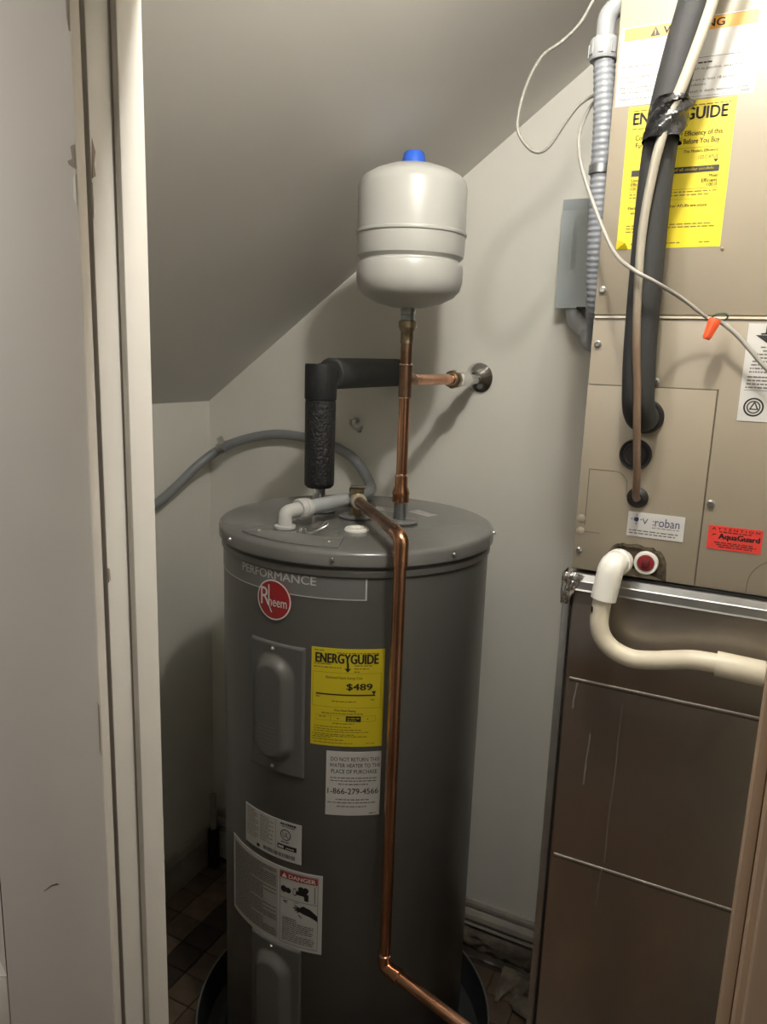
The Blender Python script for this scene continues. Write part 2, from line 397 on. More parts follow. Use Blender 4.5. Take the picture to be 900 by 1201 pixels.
# dark post stub in the far left corner
t=thing('pipe_stub','dim pipe stub with a black foot in the far left corner','pipe',(-1.365,1.655,0))
MB().box((-1.378,1.640,0),(-1.352,1.668,.135)).build('foot','black_block',t,bevel=.003)
MB().tube([(-1.365,1.655,.134),(-1.365,1.655,.25)],.010,12).build('pipe','baseboard',t)

# ------------------------------------------------------------------ water heater
C=V(-.72,1.342,0); RB=.272; RL=.281; ZL=1.255
def cm(R=RB):
    def fn(u,v,off):  # u: degrees*R arc metres from the -Y facing line
        a=u/R; return V(C.x+(R+off)*math.sin(a), C.y-(R+off)*math.cos(a), v)
    return fn
fn=cm(); arc=lambda deg:math.radians(deg)*RB
wh=thing('water_heater','tall grey electric water heater standing in a drain pan','water heater',(C.x,C.y,.012))
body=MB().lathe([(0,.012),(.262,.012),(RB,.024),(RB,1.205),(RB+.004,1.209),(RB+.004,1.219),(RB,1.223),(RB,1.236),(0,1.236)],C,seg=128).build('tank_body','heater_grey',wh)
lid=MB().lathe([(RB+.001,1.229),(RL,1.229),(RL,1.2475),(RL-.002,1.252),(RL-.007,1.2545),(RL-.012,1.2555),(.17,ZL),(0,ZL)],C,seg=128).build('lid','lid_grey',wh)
for d in (-78,-28.5,19.8,66.6,110,160,-130): 
    a=math.radians(d); n=V(math.sin(a),-math.cos(a),0); screw(C+n*RL+UP*1.241,n,.0036,lid,'chrome')
# seam line on the back-right edge is omitted from view; name band
band=sheet(fn,arc(-52),arc(32.5),1.168,1.214,'name_band','band_grey',wh,th=.0006,nu=40)
p=Print(fn,.0010); u0,u1=arc(-52),arc(32.5)
p.rect(u0,u1,1.2125,1.2145); p.rect(u0,u1,1.1665,1.1685); p.rect(u1-.003,u1,1.167,1.214); p.build('border','silver_print',band)
Print(fn,.0010).text('PERFORMANCE',arc(-22.2),arc(13.6),1.189,1.2045,bold=.018).build('lettering','silver_print',band)
logo=MB(); cu,cv,lr=arc(-4.1),1.151,.0375
def fn_disc(u,v,off): return fn(u,v,off)
disc_pts=[(cu+lr*math.cos(2*PI*i/48),cv+lr*math.sin(2*PI*i/48)) for i in range(48)]
k=len(disc_pts)
vs=[fn(u,v,0) for u,v in disc_pts]+[fn(u,v,.0022) for u,v in disc_pts]
rings=[]
for rf in (.75,.5,.25): vs+=[fn(cu+(u-cu)*rf,cv+(v-cv)*rf,.0022) for u,v in disc_pts]
vs.append(fn(cu,cv,.0022))
fs=[(i,(i+1)%k,(i+1)%k+k,i+k) for i in range(k)]
for r_ in range(1,4): fs+=[(r_*k+i,r_*k+(i+1)%k,(r_+1)*k+(i+1)%k,(r_+1)*k+i) for i in range(k)]
fs+=[(4*k+i,4*k+(i+1)%k,5*k) for i in range(k)]
logo=MB().add(vs,fs).build('round_emblem','red_logo',wh,smooth=False)
p=Print(fn,.0028); p.ring(cu,cv,lr,.0026,48)
p.text('R',cu-.029,cu-.008,cv-.012,cv+.021,bold=-.01)
p.rect(cu-.0115,cu-.0085,cv-.012,cv+.027)
p.text('heem',cu-.0105,cu+.029,cv-.012,cv+.006,bold=.005)
p.poly([(cu-.018,cv+.002),(cu-.0155,cv+.002),(cu-.002,cv-.024),(cu-.005,cv-.024)])
p.build('lettering','white_print',logo)
# access panels
def access(zt,zb,name_,lab):
    ua,ub=arc(-15.6),arc(9.9); nu,nv=44,90; vs=[];fs=[]
    uc=(ua+ub)/2-.002; hw=.0445; zt2=zt-.020; zb2=zb+.022
    for i in range(nu+1):
        for j in range(nv+1):
            u=ua+(ub-ua)*i/nu; v=zb+(zt-zb)*j/nv
            vv=min(max(v,zb2+hw),zt2-hw); d=math.hypot(u-uc,v-vv)
            t=min(1,max(0,(hw-d)/.020)); t=t*t*(3-2*t)
            e=min(u-ua,ub-u,v-zb,zt-v); off=.0055*min(1,.35+e/.004)+.017*t
            # rounded corners
            vs.append(fn(u,v,off))
    for i in range(nu):
        for j in range(nv):
            k=i*(nv+1)+j; fs.append((k,k+nv+1,k+nv+2,k+1))
    # skirt
    n0=len(vs); per=[i*(nv+1) for i in range(nu+1)]+[nu*(nv+1)+j for j in range(1,nv+1)]+[i*(nv+1)+nv for i in range(nu-1,-1,-1)]+[j for j in range(nv-1,0,-1)]
    for q in per:
        i,j=divmod(q,nv+1); vs.append(fn(ua+(ub-ua)*i/nu, zb+(zt-zb)*j/nv, -.001))
    m=len(per)
    for a in range(m): fs.append((per[a],per[(a+1)%m],n0+(a+1)%m,n0+a))
    o=MB().add(vs,fs).build('access_panel','panel_grey',wh,ang=60); o['label']=lab
    a=-3.6
    for z in (zt-.010,zb+.013):
        screw(fn(arc(a),z,.0055),fn(arc(a),z,1)-fn(arc(a),z,0),.003,o,'chrome')
    if zb>.5:
        p=Print(cm(RB),.0232); um=uc-.018
        for q,w in enumerate((.034,.030,.034,.03,.033,.028)): p.micro(um,um+w,zb+.100-.008*q,.0014,q)
        p.build('embossed_print','faint_print',o)
    return o
access(1.071,.815,'upper','embossed upper access cover')
access(.447,.190,'lower','embossed lower access cover')

def energy_heater():
    s=sheet(fn,arc(12.3),arc(40.0),.889,1.0765,'energy_sticker','sticker_yellow',wh,nu=16); s['label']='yellow energy cost sticker'
    U0,U1,V0,V1=arc(12.3),arc(40.0),.889,1.0765
    X=lambda x:U0+(x-115)/650*(U1-U0); Y=lambda y:V1-(y-150)/860*(V1-V0)
    p=Print(fn); p.text('ENERGYGUIDE',X(150),X(712),Y(276),Y(194),bold=.035)
    p.rect(X(432),X(450),Y(322),Y(270)); p.poly([(X(410),Y(316)),(X(441),Y(352)),(X(472),Y(316)),(X(441),Y(322))])
    p.text('$489',X(432),X(664),Y(512),Y(448),bold=.03)
    p.poly([(X(657),Y(514)),(X(676),Y(548)),(X(697),Y(514))]); p.rect(X(160),X(690),Y(556),Y(544))
    p.rect(X(435),X(568),Y(787),Y(737))
    p.text('Estimated Yearly Energy Cost',X(250),X(572),Y(418),Y(388)); p.text('First Hour Rating',X(332),X(520),Y(702),Y(678),bold=.01)
    p.build('lettering','ink',s)
    q=Print(fn)
    q.frame(X(130),X(737),Y(662),Y(358),.0005); q.frame(X(160),X(700),Y(783),Y(733),.0004); q.rect(X(297),X(300),Y(783),Y(733))
    for (a,b,y) in ((140,230,172),(345,730,186),(138,300,287),(500,660,292),(138,385,315),(498,625,318),(498,545,345),(160,195,575),(650,690,590),(305,520,608),(215,585,716),(190,258,750),(355,375,760),(620,650,760),(315,510,805)):
        q.micro(X(a),X(b),Y(y),.0017,a)
    for y,b in ((838,480),(860,575),(880,640),(905,510),(920,640),(935,310),(955,420),(982,505)):
        q.micro(X(135 if y%2 else 150),X(b),Y(y),.0015,y)
    q.micro(X(620),X(705),Y(980),.0012,5)
    q.build('fine_print','ink_yellow',s)
    w=Print(fn,.0016); w.micro(X(450),X(555),Y(755),.0015,2); w.micro(X(447),X(525),Y(775),.0015,3); w.build('reversed_print','sticker_yellow',s)
energy_heater()
def noreturn():
    U0,U1,V0,V1=arc(18.8),arc(40.0),.750,.8785
    s=sheet(fn,U0,U1,V0,V1,'notice_sticker','sticker_white',wh,nu=12); s['label']='white return notice sticker'
    X=lambda x:U0+(x-165)/485*(U1-U0); Y=lambda y:V1-(y-150)/565*(V1-V0)
    p=Print(fn)
    p.text('DO NOT RETURN THIS',X(205),X(632),Y(232),Y(198)); p.text('WATER HEATER TO THE',X(195),X(642),Y(286),Y(252)); p.text('PLACE OF PURCHASE',X(210),X(615),Y(340),Y(305))
    p.text('1-866-279-4566',X(182),X(632),Y(522),Y(472),bold=.006); p.build('lettering','ink',s)
    q=Print(fn)
    for a,b,y in ((205,615,380),(205,610,405),(275,540,435),(255,550,572),(182,615,600),(265,530,634),(555,615,695)): q.micro(X(a),X(b),Y(y),.0019,a)
    q.build('fine_print','ink_soft',s)
noreturn()
def rating():
    U0,U1,V0,V1=arc(-20.3),arc(9.3),.634,.717
    s=sheet(fn,U0,U1,V0,V1,'rating_sticker','sticker_white',wh,nu=16); s['label']='white rating plate sticker with listing mark'
    X=lambda x:U0+x*(U1-U0); Y=lambda y:V0+y*(V1-V0)
    q=Print(fn)
    for i in range(13): q.micro(X(.04),X(.28 if i%3 else .22),Y(.93-i*.058),.0016,i); 
    for i in range(12): q.micro(X(.33),X(.56 if i%2 else .48),Y(.90-i*.055),.0016,i+50)
    q.rect(X(.595),X(.60),Y(.2),Y(.98)); q.rect(X(.32),X(.323),Y(.25),Y(.95))
    q.build('fine_print','ink_soft',s)
    p=Print(fn); p.ring(X(.76),Y(.66),.0115,.0018); p.text('UL',X(.715),X(.805),Y(.60),Y(.72),bold=.01)
    p.micro(X(.69),X(.83),Y(.47),.002,4); p.micro(X(.68),X(.92),Y(.93),.004,4,word=.003,gap=.0008); p.micro(X(.70),X(.90),Y(.87),.0015,4)
    p.rect(X(.63),X(.93),Y(.28),Y(.40)); rn=random.Random(5); u=.38
    while u<.9: w=rn.uniform(.006,.014); p.rect(X(u),X(u+w),Y(.07),Y(.17)); u+=w+rn.uniform(.006,.012)
    p.rect(X(.25),X(.31),Y(.05),Y(.13)); p.build('lettering','ink',s)
    w=Print(fn,.0016); w.micro(X(.65),X(.75),Y(.34),.0045,6,word=.004,gap=.0008); w.micro(X(.77),X(.91),Y(.33),.0025,2,word=.003); w.build('reversed_print','white_print',s)
rating()
def danger():
    U0,U1,V0,V1=arc(-31.5),arc(18.4),.4465,.618
    s=sheet(fn,U0,U1,V0,V1,'danger_sticker','sticker_white',wh,nu=26); s['label']='white hazard sticker with red danger heading'
    X=lambda x:U0+x*(U1-U0); Y=lambda y:V0+y*(V1-V0)
    b=Print(fn,.0011); b.rect(X(.03),X(.605),Y(.06),Y(.95)); b.build('print_block','text_block',s)
    q=Print(fn,.0015); k=0; rn=random.Random(8)
    for i in range(34):
        q.micro(X(.045),X(rn.choice((.59,.59,.59,.45,.3))),Y(.93-i*.0257),.0022,i,word=.01,gap=.0012)
    for i in range(12): q.micro(X(.65),X(rn.choice((.93,.94,.9,.78))),Y(.375-i*.026),.0018,i+80)
    q.build('fine_print','ink_soft',s)
    p=Print(fn,.0012); p.frame(X(.625),X(.965),Y(.04),Y(.965),.0007); p.rect(X(.625),X(.965),Y(.62),Y(.625)); p.rect(X(.935),X(.94),Y(.64),Y(.85))
    # tap and hand pictogram
    p.disc(X(.665),Y(.735),.007); p.disc(X(.705),Y(.73),.006); p.ring(X(.765),Y(.735),.0085,.0018,ru=.004)
    p.poly([(X(.775),Y(.71)),(X(.87),Y(.70)),(X(.875),Y(.77)),(X(.80),Y(.765)),(X(.775),Y(.75))]); p.disc(X(.82),Y(.785),.006); p.disc(X(.86),Y(.785),.006)
    p.poly([(X(.845),Y(.72)),(X(.885),Y(.74)),(X(.885),Y(.65)),(X(.85),Y(.65))])
    p.poly([(X(.80),Y(.54)),(X(.84),Y(.58)),(X(.90),Y(.555)),(X(.96),Y(.49)),(X(.965),Y(.415)),(X(.90),Y(.46)),(X(.84),Y(.48)),(X(.79),Y(.505))])
    for a,c in ((.76,.575),(.75,.54),(.765,.51),(.785,.49)): p.poly([(X(a),Y(c)),(X(.82),Y(.545)),(X(.825),Y(.52)),(X(a+.005),Y(c-.014))])
    p.poly([(X(.66),Y(.58)),(X(.665),Y(.59)),(X(.83),Y(.43)),(X(.825),Y(.42))]); p.poly([(X(.66),Y(.58)),(X(.66),Y(.59)),(X(.80),Y(.605)),(X(.80),Y(.60))])
    p.build('pictogram','ink',s)
    h=Print(fn,.0013); h.rect(X(.63),X(.96),Y(.875),Y(.955)); h.build('heading','danger_red',s)
    w=Print(fn,.0018); w.text('DANGER',X(.71),X(.945),Y(.89),Y(.94),bold=.03); w.poly([(X(.645),Y(.888)),(X(.695),Y(.888)),(X(.67),Y(.945))]); w.build('lettering','white_print',s)
danger()
# fittings on the lid
def disc_part(x,y,r,h,m,name,dark=True):
    return MB().lathe([(0,0),(r,0),(r,h*.6),(r*.96,h),(r*.5,h*1.15),(0,h*1.15)],(x,y,ZL),seg=36).build(name,m,wh)
HOT=V(-.825,1.360,0); COLD=V(-.630,1.357,0); TP=V(-.726,1.348,0)
for q_ in (COLD,TP,HOT):
    MB().lathe([(0,0),(.029,0),(.030,.0022),(.0365,.0028),(.0365,.0050),(.034,.0064),(.016,.0075),(0,.0075)],(q_.x,q_.y,ZL),seg=36).build('port_cover','lid_grey',wh)
MB().lathe([(0,.003),(.010,.003),(.013,.006),(.021,.006),(.024,.003),(.024,0),(0,0)],(-.668,1.243,ZL),seg=32).build('port_plug','pvc_white',wh)
# junction cover: flat plate with one curved outer edge following the lid
pl=[]
for i in range(13):
    a=math.radians(-27+ i*(48/12)); pl.append((C.x+.262*math.sin(a),C.y-.262*math.cos(a)))
pl+= [(-.652,1.165),(-.70,1.20),(-.79,1.215),(-.83,1.16)]
jc=MB(); n=len(pl); jc.add([(x,y,ZL) for x,y in pl]+[(x,y,ZL+.0035) for x,y in pl],[tuple(range(n)),tuple(range(n,2*n))]+[(i,(i+1)%n,(i+1)%n+n,i+n) for i in range(n)])
jc=jc.build('junction_cover','lid_grey',wh,bevel=.001)
screw(V(-.806,1.118,ZL+.0035),UP,.0035,jc,'chrome'); screw(V(-.655,1.118,ZL+.0035),UP,.0035,jc,'chrome'); screw(V(-.745,1.165,ZL+.0035),UP,.0042,jc,'chrome')
MB().tube(crom([(-.752,1.172,1.262),(-.735,1.165,1.264),(-.722,1.150,1.262),(-.705,1.152,1.266),(-.69,1.168,1.276),(-.697,1.178,1.279),(-.705,1.170,1.270)],6),.0016,8).build('ground_wire','steel',jc)
zmap=lambda u,v,off:V(u,v,ZL+off)
for (cx,cy,ang,w,h) in ((-.715,1.462,-.08,.056,.030),(-.628,1.470,-.42,.060,.028)):
    ca,sa=math.cos(ang),math.sin(ang); f2=lambda u,v,off,cx=cx,cy=cy,ca=ca,sa=sa:V(cx+u*ca-v*sa,cy+u*sa+v*ca,ZL+off)
    s=sheet(f2,-w/2,w/2,-h/2,h/2,'lid_sticker','sticker_white',wh,nu=2)
    q=Print(f2); [q.micro(-w*.44,w*.44,h*.3-i*h*.2,.0016,i) for i in range(4)]; q.build('fine_print','ink_soft',s)

# drain pan
dp=thing('drain_pan','round dark drain pan under the water heater','drain pan',(C.x,C.y,.001))
MB().lathe([(0,.001),(.318,.001),(.326,.006),(.340,.078),(.3435,.080),(.3435,.076),(.339,.072),(.330,.010),(.322,.004),(0,.004)],C,seg=96).build('basin','pan_dark',dp)
MB().tube([V(C.x+.342*math.cos(2*PI*i/96),C.y+.342*math.sin(2*PI*i/96),.079) for i in range(97)],.0024,8,caps=False).build('rolled_rim','pan_rim',dp)
MB().lathe([(.285,.0045),(.300,.0045),(.300,.012),(.285,.012)],C,seg=72).build('raised_bead','pan_dark',dp)

# ------------------------------------------------------------------ cold water riser
cw=thing('cold_water_pipe','copper riser with tee and shutoff valve running to the wall','water pipe',(COLD.x,COLD.y,ZL+.005))
x,y=COLD.x,COLD.y
MB().lathe([(0,.004),(.0135,.004),(.0135,.048),(0,.048)],(x,y,ZL),seg=28).build('steel_nipple','galvanized',cw)
MB().lathe([(0,1.298),(.0165,1.298),(.0172,1.304),(.0165,1.312),(.0178,1.316),(.0165,1.321),(.0130,1.330),(.0128,1.352),(0,1.352)],(x,y,0),seg=28).build('female_adapter','copper',cw)
MB().cyl((x,y,1.350),(x,y,1.505),.0112,24).build('riser','copper',cw)
MB().lathe([(.0112,1.3505),(.0133,1.3515),(.0133,1.3545),(.0112,1.3555)],(x,y,0),seg=24).build('solder_ring','solder',cw)
tee=MB().lathe([(.0112,1.506),(.0130,1.506),(.0130,1.572),(.0112,1.572)],(x,y,0),seg=28); WALL=V(-.599,YB,1.545); dirw=(WALL-V(x,y,1.545)).normalized()
tee.tube([V(x,y,1.542),V(x,y,1.542)+dirw*.030],.0130,22); tee.build('tee','copper_dull',cw)
for z in (1.507,1.571): MB().lathe([(.0128,z-.0018),(.0142,z-.001),(.0142,z+.001),(.0128,z+.0018)],(x,y,0),seg=24).build('solder_ring','solder',cw)
MB().cyl((x,y,1.571),(x,y,1.620),.0113,22).build('riser','copper_dull',cw)
MB().lathe([(0,1.612),(.0130,1.612),(.0128,1.616),(.0125,1.634),(.0150,1.637),(.0158,1.641),(.0172,1.642),(.0176,1.653),(.0150,1.655),(0,1.655)],(x,y,0),seg=12).build('brass_adapter','brass',cw)
T0=V(x,y,1.542)
MB().cyl(T0+dirw*.028,T0+dirw*.205,.0112,22).build('branch','copper',cw)
q=.200
vn=MB(); vn.lathe([(.011,0),(.0185,.001),(.0205,.004),(.0205,.018),(.0185,.021),(.0145,.022),(0,.022)],T0+dirw*q,dirw,seg=8); vn.build('compression_nut','brass',cw)
MB().lathe([(.0112,-.004),(.0135,-.004),(.0150,.002),(.0112,.002)],T0+dirw*q,dirw,seg=20).build('solder_ring','solder',cw)
vb=MB(); vb.lathe([(0,.02),(.0135,.02),(.0135,.05),(.016,.055),(.016,.075),(.011,.08),(.011,.135),(0,.135)],T0+dirw*q,dirw,seg=20); vb=vb.build('valve_body','chrome',cw)
side=V(.35,-.93,0).normalized(); cpt=T0+dirw*(q+.035)
MB().obox(cpt+side*.020,V(.93,.35,0)*.013,UP*.012,side*.003).build('valve_tag','pvc_white',cw,bevel=.002)
f3=lambda u,v,off:cpt+side*(.0233+off)+V(.93,.35,0)*u+UP*v
pp=Print(f3,.0003); [pp.micro(-.005,.006,.005-.004*i,.0022,i,word=.003,gap=.001) for i in range(3)]; pp.build('tag_print','ink_blue',vb)
MB().cyl(cpt,cpt+side*.018,.007,14).build('valve_stem','chrome',cw)
MB().lathe([(0,-.001),(.034,-.001),(.0355,.003),(.033,.006),(.022,.013),(.014,.020),(.0115,.020),(0,.02)],WALL,(-dirw),seg=40).build('escutcheon','chrome',cw)

# expansion tank
et=thing('expansion_tank','white expansion tank with blue cap on the copper riser','expansion tank',(x,y,1.655))
prof=[(0,1.678),(.030,1.679),(.062,1.687),(.086,1.699),(.097,1.711),(.1012,1.727),(.1015,1.750),(.0995,1.758),(.0945,1.7615),(.0935,1.7645),(.0960,1.767),(.1005,1.771),(.1020,1.778),(.1022,1.808),(.1048,1.8095),(.1055,1.812),(.1048,1.8145),(.1022,1.816),(.1022,1.893),(.0995,1.903),(.092,1.912),(.075,1.922),(.050,1.931),(.025,1.935),(0,1.936)]
MB().lathe(prof,(x,y,0),seg=72).build('tank_shell','tank_white',et,ang=35)
MB().lathe([(.0235,1.931),(.0235,1.938),(.0225,1.941),(.0190,1.955),(.0165,1.958),(0,1.9585)],(x,y,0),seg=24).build('valve_cap','cap_blue',et)
MB().lathe([(0,1.653),(.0135,1.653),(.0135,1.662),(.0150,1.664),(.0135,1.666),(.0135,1.670),(.0150,1.672),(.0140,1.675),(.0140,1.683),(0,1.683)],(x,y,0),seg=24).build('threaded_nipple','galvanized',et)

# ------------------------------------------------------------------ hot water line in foam
hw=thing('hot_water_pipe','black foam insulated hot water pipe running to the wall','water pipe',(HOT.x,HOT.y,ZL+.005))
x,y=HOT.x,HOT.y
MB().lathe([(0,.004),(.0120,.004),(.0135,.012),(.0135,.052),(0,.052)],(x,y,ZL),seg=24).build('chrome_nipple','chrome',hw)
MB().lathe([(.0125,1.309),(.026,1.307),(.031,1.312),(.0318,1.32),(.0320,1.40),(.0325,1.485),(.0315,1.492),(.0125,1.492)],(x,y,0),seg=40).build('foam_sleeve','foam_rough',hw)
MB().lathe([(.0125,1.492),(.0325,1.493),(.0335,1.496),(.0335,1.562),(.0325,1.566),(.0125,1.566)],(x,y,0),seg=40).build('foam_sleeve','foam_black',hw)
HW=V(-.812,YB-.001,1.549); h0=V(x,y,1.546); dh=(HW-h0).normalized()
MB().lathe([(.012,.034),(.030,.034),(.0330,.037),(.0330,(HW-h0).length-.004),(.031,(HW-h0).length),(.012,(HW-h0).length)],h0,dh,seg=40).build('foam_sleeve','foam_slate',hw)
MB().cyl(h0+dh*.0,h0+dh*.036,.022,20).build('foam_joint','foam_black',hw)

# ------------------------------------------------------------------ relief valve and discharge pipe
rv=thing('discharge_pipe','brass relief valve with copper discharge pipe down the heater front','relief pipe',(TP.x,TP.y,ZL+.005))
x,y=TP.x,TP.y; ZV=1.292; VP=V(-.508,1.103,ZV); dv=(VP-V(x,y,ZV)).normalized()
MB().lathe([(0,.005),(.0125,.005),(.0125,.020),(.0155,.022),(.0155,.034),(.0140,.036),(.0145,.052),(.0165,.054),(.0165,.062),(0,.063)],(x,y,ZL),seg=16).build('valve_body','brass',rv)
MB().obox(V(x+.004,y,ZL+.066),V(.016,.006,0),V(-.002,.006,0),V(0,0,.0015)).build('test_lever','steel',rv,bevel=.0008)
MB().lathe([(.009,.008),(.0165,.008),(.0170,.020),(.0150,.024),(.0112,.024)],V(x,y,ZV),dv,seg=24).build('outlet_collar','pale_brass',rv)
MB().cyl(V(x,y,ZV)+dv*.016,VP-dv*.020,.0112,22).build('upper_run','copper_dull',rv)
MB().tube(fillet([VP-dv*.034,VP,VP-UP*.050],.024,9),.0131,22).build('elbow','copper',rv)
ZB=.462
MB().cyl(VP-UP*.046,V(VP.x,VP.y,ZB+.02),.0112,22).build('downpipe','copper',rv)
MB().lathe([(.0110,-.002),(.0133,-.001),(.0133,.0015),(.0110,.002)],V(VP.x,VP.y,ZB+.026),seg=24).build('solder_ring','solder',rv)
EB=V(VP.x,VP.y,ZB); eo=V(.97,-.235,-.06).normalized()
MB().tube(fillet([EB+UP*.024,EB,EB+eo*.030],.018,8),.0128,22).build('elbow','copper',rv)
MB().cyl(EB+eo*.026,EB+eo*.24,.0112,22).build('outlet_run','copper',rv)
MB().lathe([(.0110,-.006),(.0142,-.004),(.0142,.006),(.0110,.008)],EB+eo*.032,eo,seg=24).build('solder_ring','copper',rv)

# ------------------------------------------------------------------ heater power conduit
ec=thing('power_conduit','grey flexible conduit from the heater lid to the left wall','conduit',(-.781,1.165,ZL+.004))
eb=V(-.781,1.165,ZL+.0045)
MB().lathe([(0,0),(.0205,0),(.0212,.002),(.0205,.0055),(.015,.007),(0,.007)],eb,seg=28).build('base_flange','pvc_pale',ec)
dirc=V(.055,.22,.004).normalized()
el=fillet([eb,eb+UP*.031,eb+UP*.031+dirc*.045],.026,10)
MB().tube(el,.0135,22).build('elbow_connector','pvc_pale',ec)
nb=eb+UP*.031+dirc*.034
MB().lathe([(.010,0),(.0185,0),(.0205,.003),(.0205,.009),(.0192,.010),(.0192,.013),(.0205,.014),(.0198,.022),(.0180,.028),(.010,.028)],nb,dirc,seg=30).build('compression_nut','pvc_pale',ec)
st=nb+dirc*.022
path=crom([st,st+dirc*.06,V(-.752,1.36,1.288),V(-.765,1.44,1.284),V(-.79,1.53,1.278),V(-.825,1.60,1.278),V(-.868,1.645,1.302),V(-.915,1.668,1.332),V(-.975,1.678,1.354),V(-1.06,1.680,1.370),V(-1.16,1.680,1.372),V(-1.26,1.670,1.350),V(-1.325,1.645,1.318),V(-1.362,1.60,1.275),V(-1.380,1.53,1.222),V(-1.384,1.45,1.185),V(-1.384,1.30,1.160),V(-1.384,1.10,1.150)],8)
MB().tube(path[:17],.0142,20).build('sheath','pvc_grey',ec)
MB().tube(path[16:],.0128,18).build('sheath','conduit_grey',ec)
cs=thing('pipe_strap','steel strap clamping grey conduit near the left corner','strap',(-1.315,YB-.002,1.325))
cx=V(-1.318,1.649,1.323); tdir=V(-.065,-.03,-.035).normalized()
MB().lathe([(.0131,-.008),(.0165,-.008),(.0165,.008),(.0131,.008)],cx,tdir,seg=24).build('clamp_ring','steel',cs)
MB().obox(cx+V(.003,-.004,.022),V(.007,0,.004),V(0,.005,0),V(-.005,0,.010)).build('clamp_tab','steel',cs,bevel=.001)
MB().cyl(cx+V(.002,.012,.018),V(-1.31,YB-.0005,1.345),.003,10).build('anchor_screw','steel',cs)
hk=thing('wall_clip','small empty metal clip screwed to the back wall','clip',(-.918,YB,1.414))
MB().lathe([(0,-.0005),(.007,-.0005),(.007,.002),(.0045,.005),(.0045,.016),(0,.016)],(-.921,YB,1.424),(0,-1,0),seg=14).build('screw','steel',hk)
MB().tube(crom([(-.926,YB-.006,1.432),(-.932,YB-.014,1.424),(-.928,YB-.018,1.412),(-.916,YB-.016,1.404),(-.907,YB-.012,1.402),(-.904,YB-.004,1.409)],6),.0034,8).build('hook','steel',hk)
MB().lathe([(0,0),(.006,0),(.006,.003),(.003,.004),(0,.004)],(-.913,YB,1.399),(0,-1,0),seg=12).build('anchor','chip_dark',hk)

# ------------------------------------------------------------------ air handler
YA=1.13; AX0,AX1,AZ0,AZ1=-.230,.300,1.274,2.23
am=lambda u,v,off:V(u,YA-off,v)
ah=thing('air_handler','beige metal air handler cabinet above the metal duct','air handler',(.035,YA+.26,AZ0))
MB().box((AX0,YA+.004,AZ0),(AX1,1.66,AZ1)).build('cabinet','handler_beige',ah,bevel=.003)
MB().box((AX0,YA-.0005,1.653),(AX1,YA+.005,AZ1-.01)).build('upper_panel','handler_beige',ah,bevel=.002)
MB().box((AX0,YA,AZ0+.002),(AX1,YA+.005,1.6485)).build('lower_panel','handler_beige',ah,bevel=.0015)
MB().box((AX0+.002,YA-.0025,1.6485),(AX1,YA+.004,1.6515)).build('panel_lip','handler_highlight',ah)  # overlapping panel edge, its highlight put into the lighter colour
# line-set cover plate, slightly recessed look: raised plate with thin seam
MB().box((AX0+.0005,YA-.0022,AZ0+.003),(-.0555,YA+.002,1.5535)).build('cover_plate','handler_beige',ah,bevel=.0008)
pr=Print(am,.0003); pr.rect(-.0555,-.0535,AZ0+.003,1.5555); pr.rect(AX0+.002,-.0535,1.5537,1.5553); pr.build('seam','handler_seam',ah)
pr=Print(am,.0026); pr.rect(-.2165,-.2155,1.345,1.4315); 
arcp=[(-.2165+.040,1.4315)]
pr.rect(-.2165,-.180,1.4305,1.4315)
for i in range(8):
    a=PI/2*i/8; b=PI/2*(i+1)/8; c0=(-.180,1.4115)
    pr.poly([(c0[0]+.020*math.sin(a),c0[1]+.020*math.cos(a)),(c0[0]+.020*math.sin(b),c0[1]+.020*math.cos(b)),(c0[0]+.0192*math.sin(b),c0[1]+.0192*math.cos(b)),(c0[0]+.0192*math.sin(a),c0[1]+.0192*math.cos(a))])
pr.rect(-.1608,-.160,1.395,1.4115); pr.rect(-.217,-.193,1.3355,1.3362)
pr.build('knockout_line','handler_seam',ah)
pr=Print(am,.0004)
for i in range(10):
    a=PI/2*i/10; b=PI/2*(i+1)/10; c0=(.052,AZ0+.016); R1,R2=.040,.0392
    pr.poly([(c0[0]-R1*math.cos(a),c0[1]+R1*math.sin(a)),(c0[0]-R1*math.cos(b),c0[1]+R1*math.sin(b)),(c0[0]-R2*math.cos(b),c0[1]+R2*math.sin(b)),(c0[0]-R2*math.cos(a),c0[1]+R2*math.sin(a))])
pr.rect(.012,.0128,AZ0+.003,AZ0+.016); pr.build('knockout_line','handler_seam',ah)
FN=(0,-1,0)
for sx,sz,sr in ((-.221,1.687,.0042),(-.221,1.612,.0042),(-.136,1.5625,.0042),(-.046,1.398,.0042),(-.221,1.306,.0036)): screw(V(sx,YA-(.0022 if sz<1.5 and sx<-.06 else 0),sz),FN,sr,ah)
screw(V(-.070,YA,1.738),FN,.002,ah,'brass')
for sz in (1.355,1.336): place('dimple',lambda:MB().lathe([(0,0),(.0062,0),(.0058,.001),(.0035,.0018),(0,.002)],(0,0,0),seg=20),'plug','handler_beige',ah,V(-.2215,YA-.0022,sz),FN)
# ports
MB().lathe([(0,0),(.0235,0),(.0240,.003),(.0215,.007),(0,.007)],(-.143,YA-.002,1.513),FN,seg=32).build('line_grommet','rubber',ah)
MB().lathe([(0,.002),(.014,.002),(.0155,.004),(.0165,.004),(.0175,.0015),(.0195,.0015),(.0200,.004),(.0215,.0045),(.0225,.003),(.0225,0),(0,0)],(-.153,YA-.002,1.458),FN,seg=36).build('port_plug','rubber',ah)
MB().lathe([(0,0),(.0150,0),(.0152,.002),(.012,.005),(.0075,.009),(0,.009)],(-.144,YA-.002,1.396),FN,seg=28).build('line_grommet','rubber',ah)
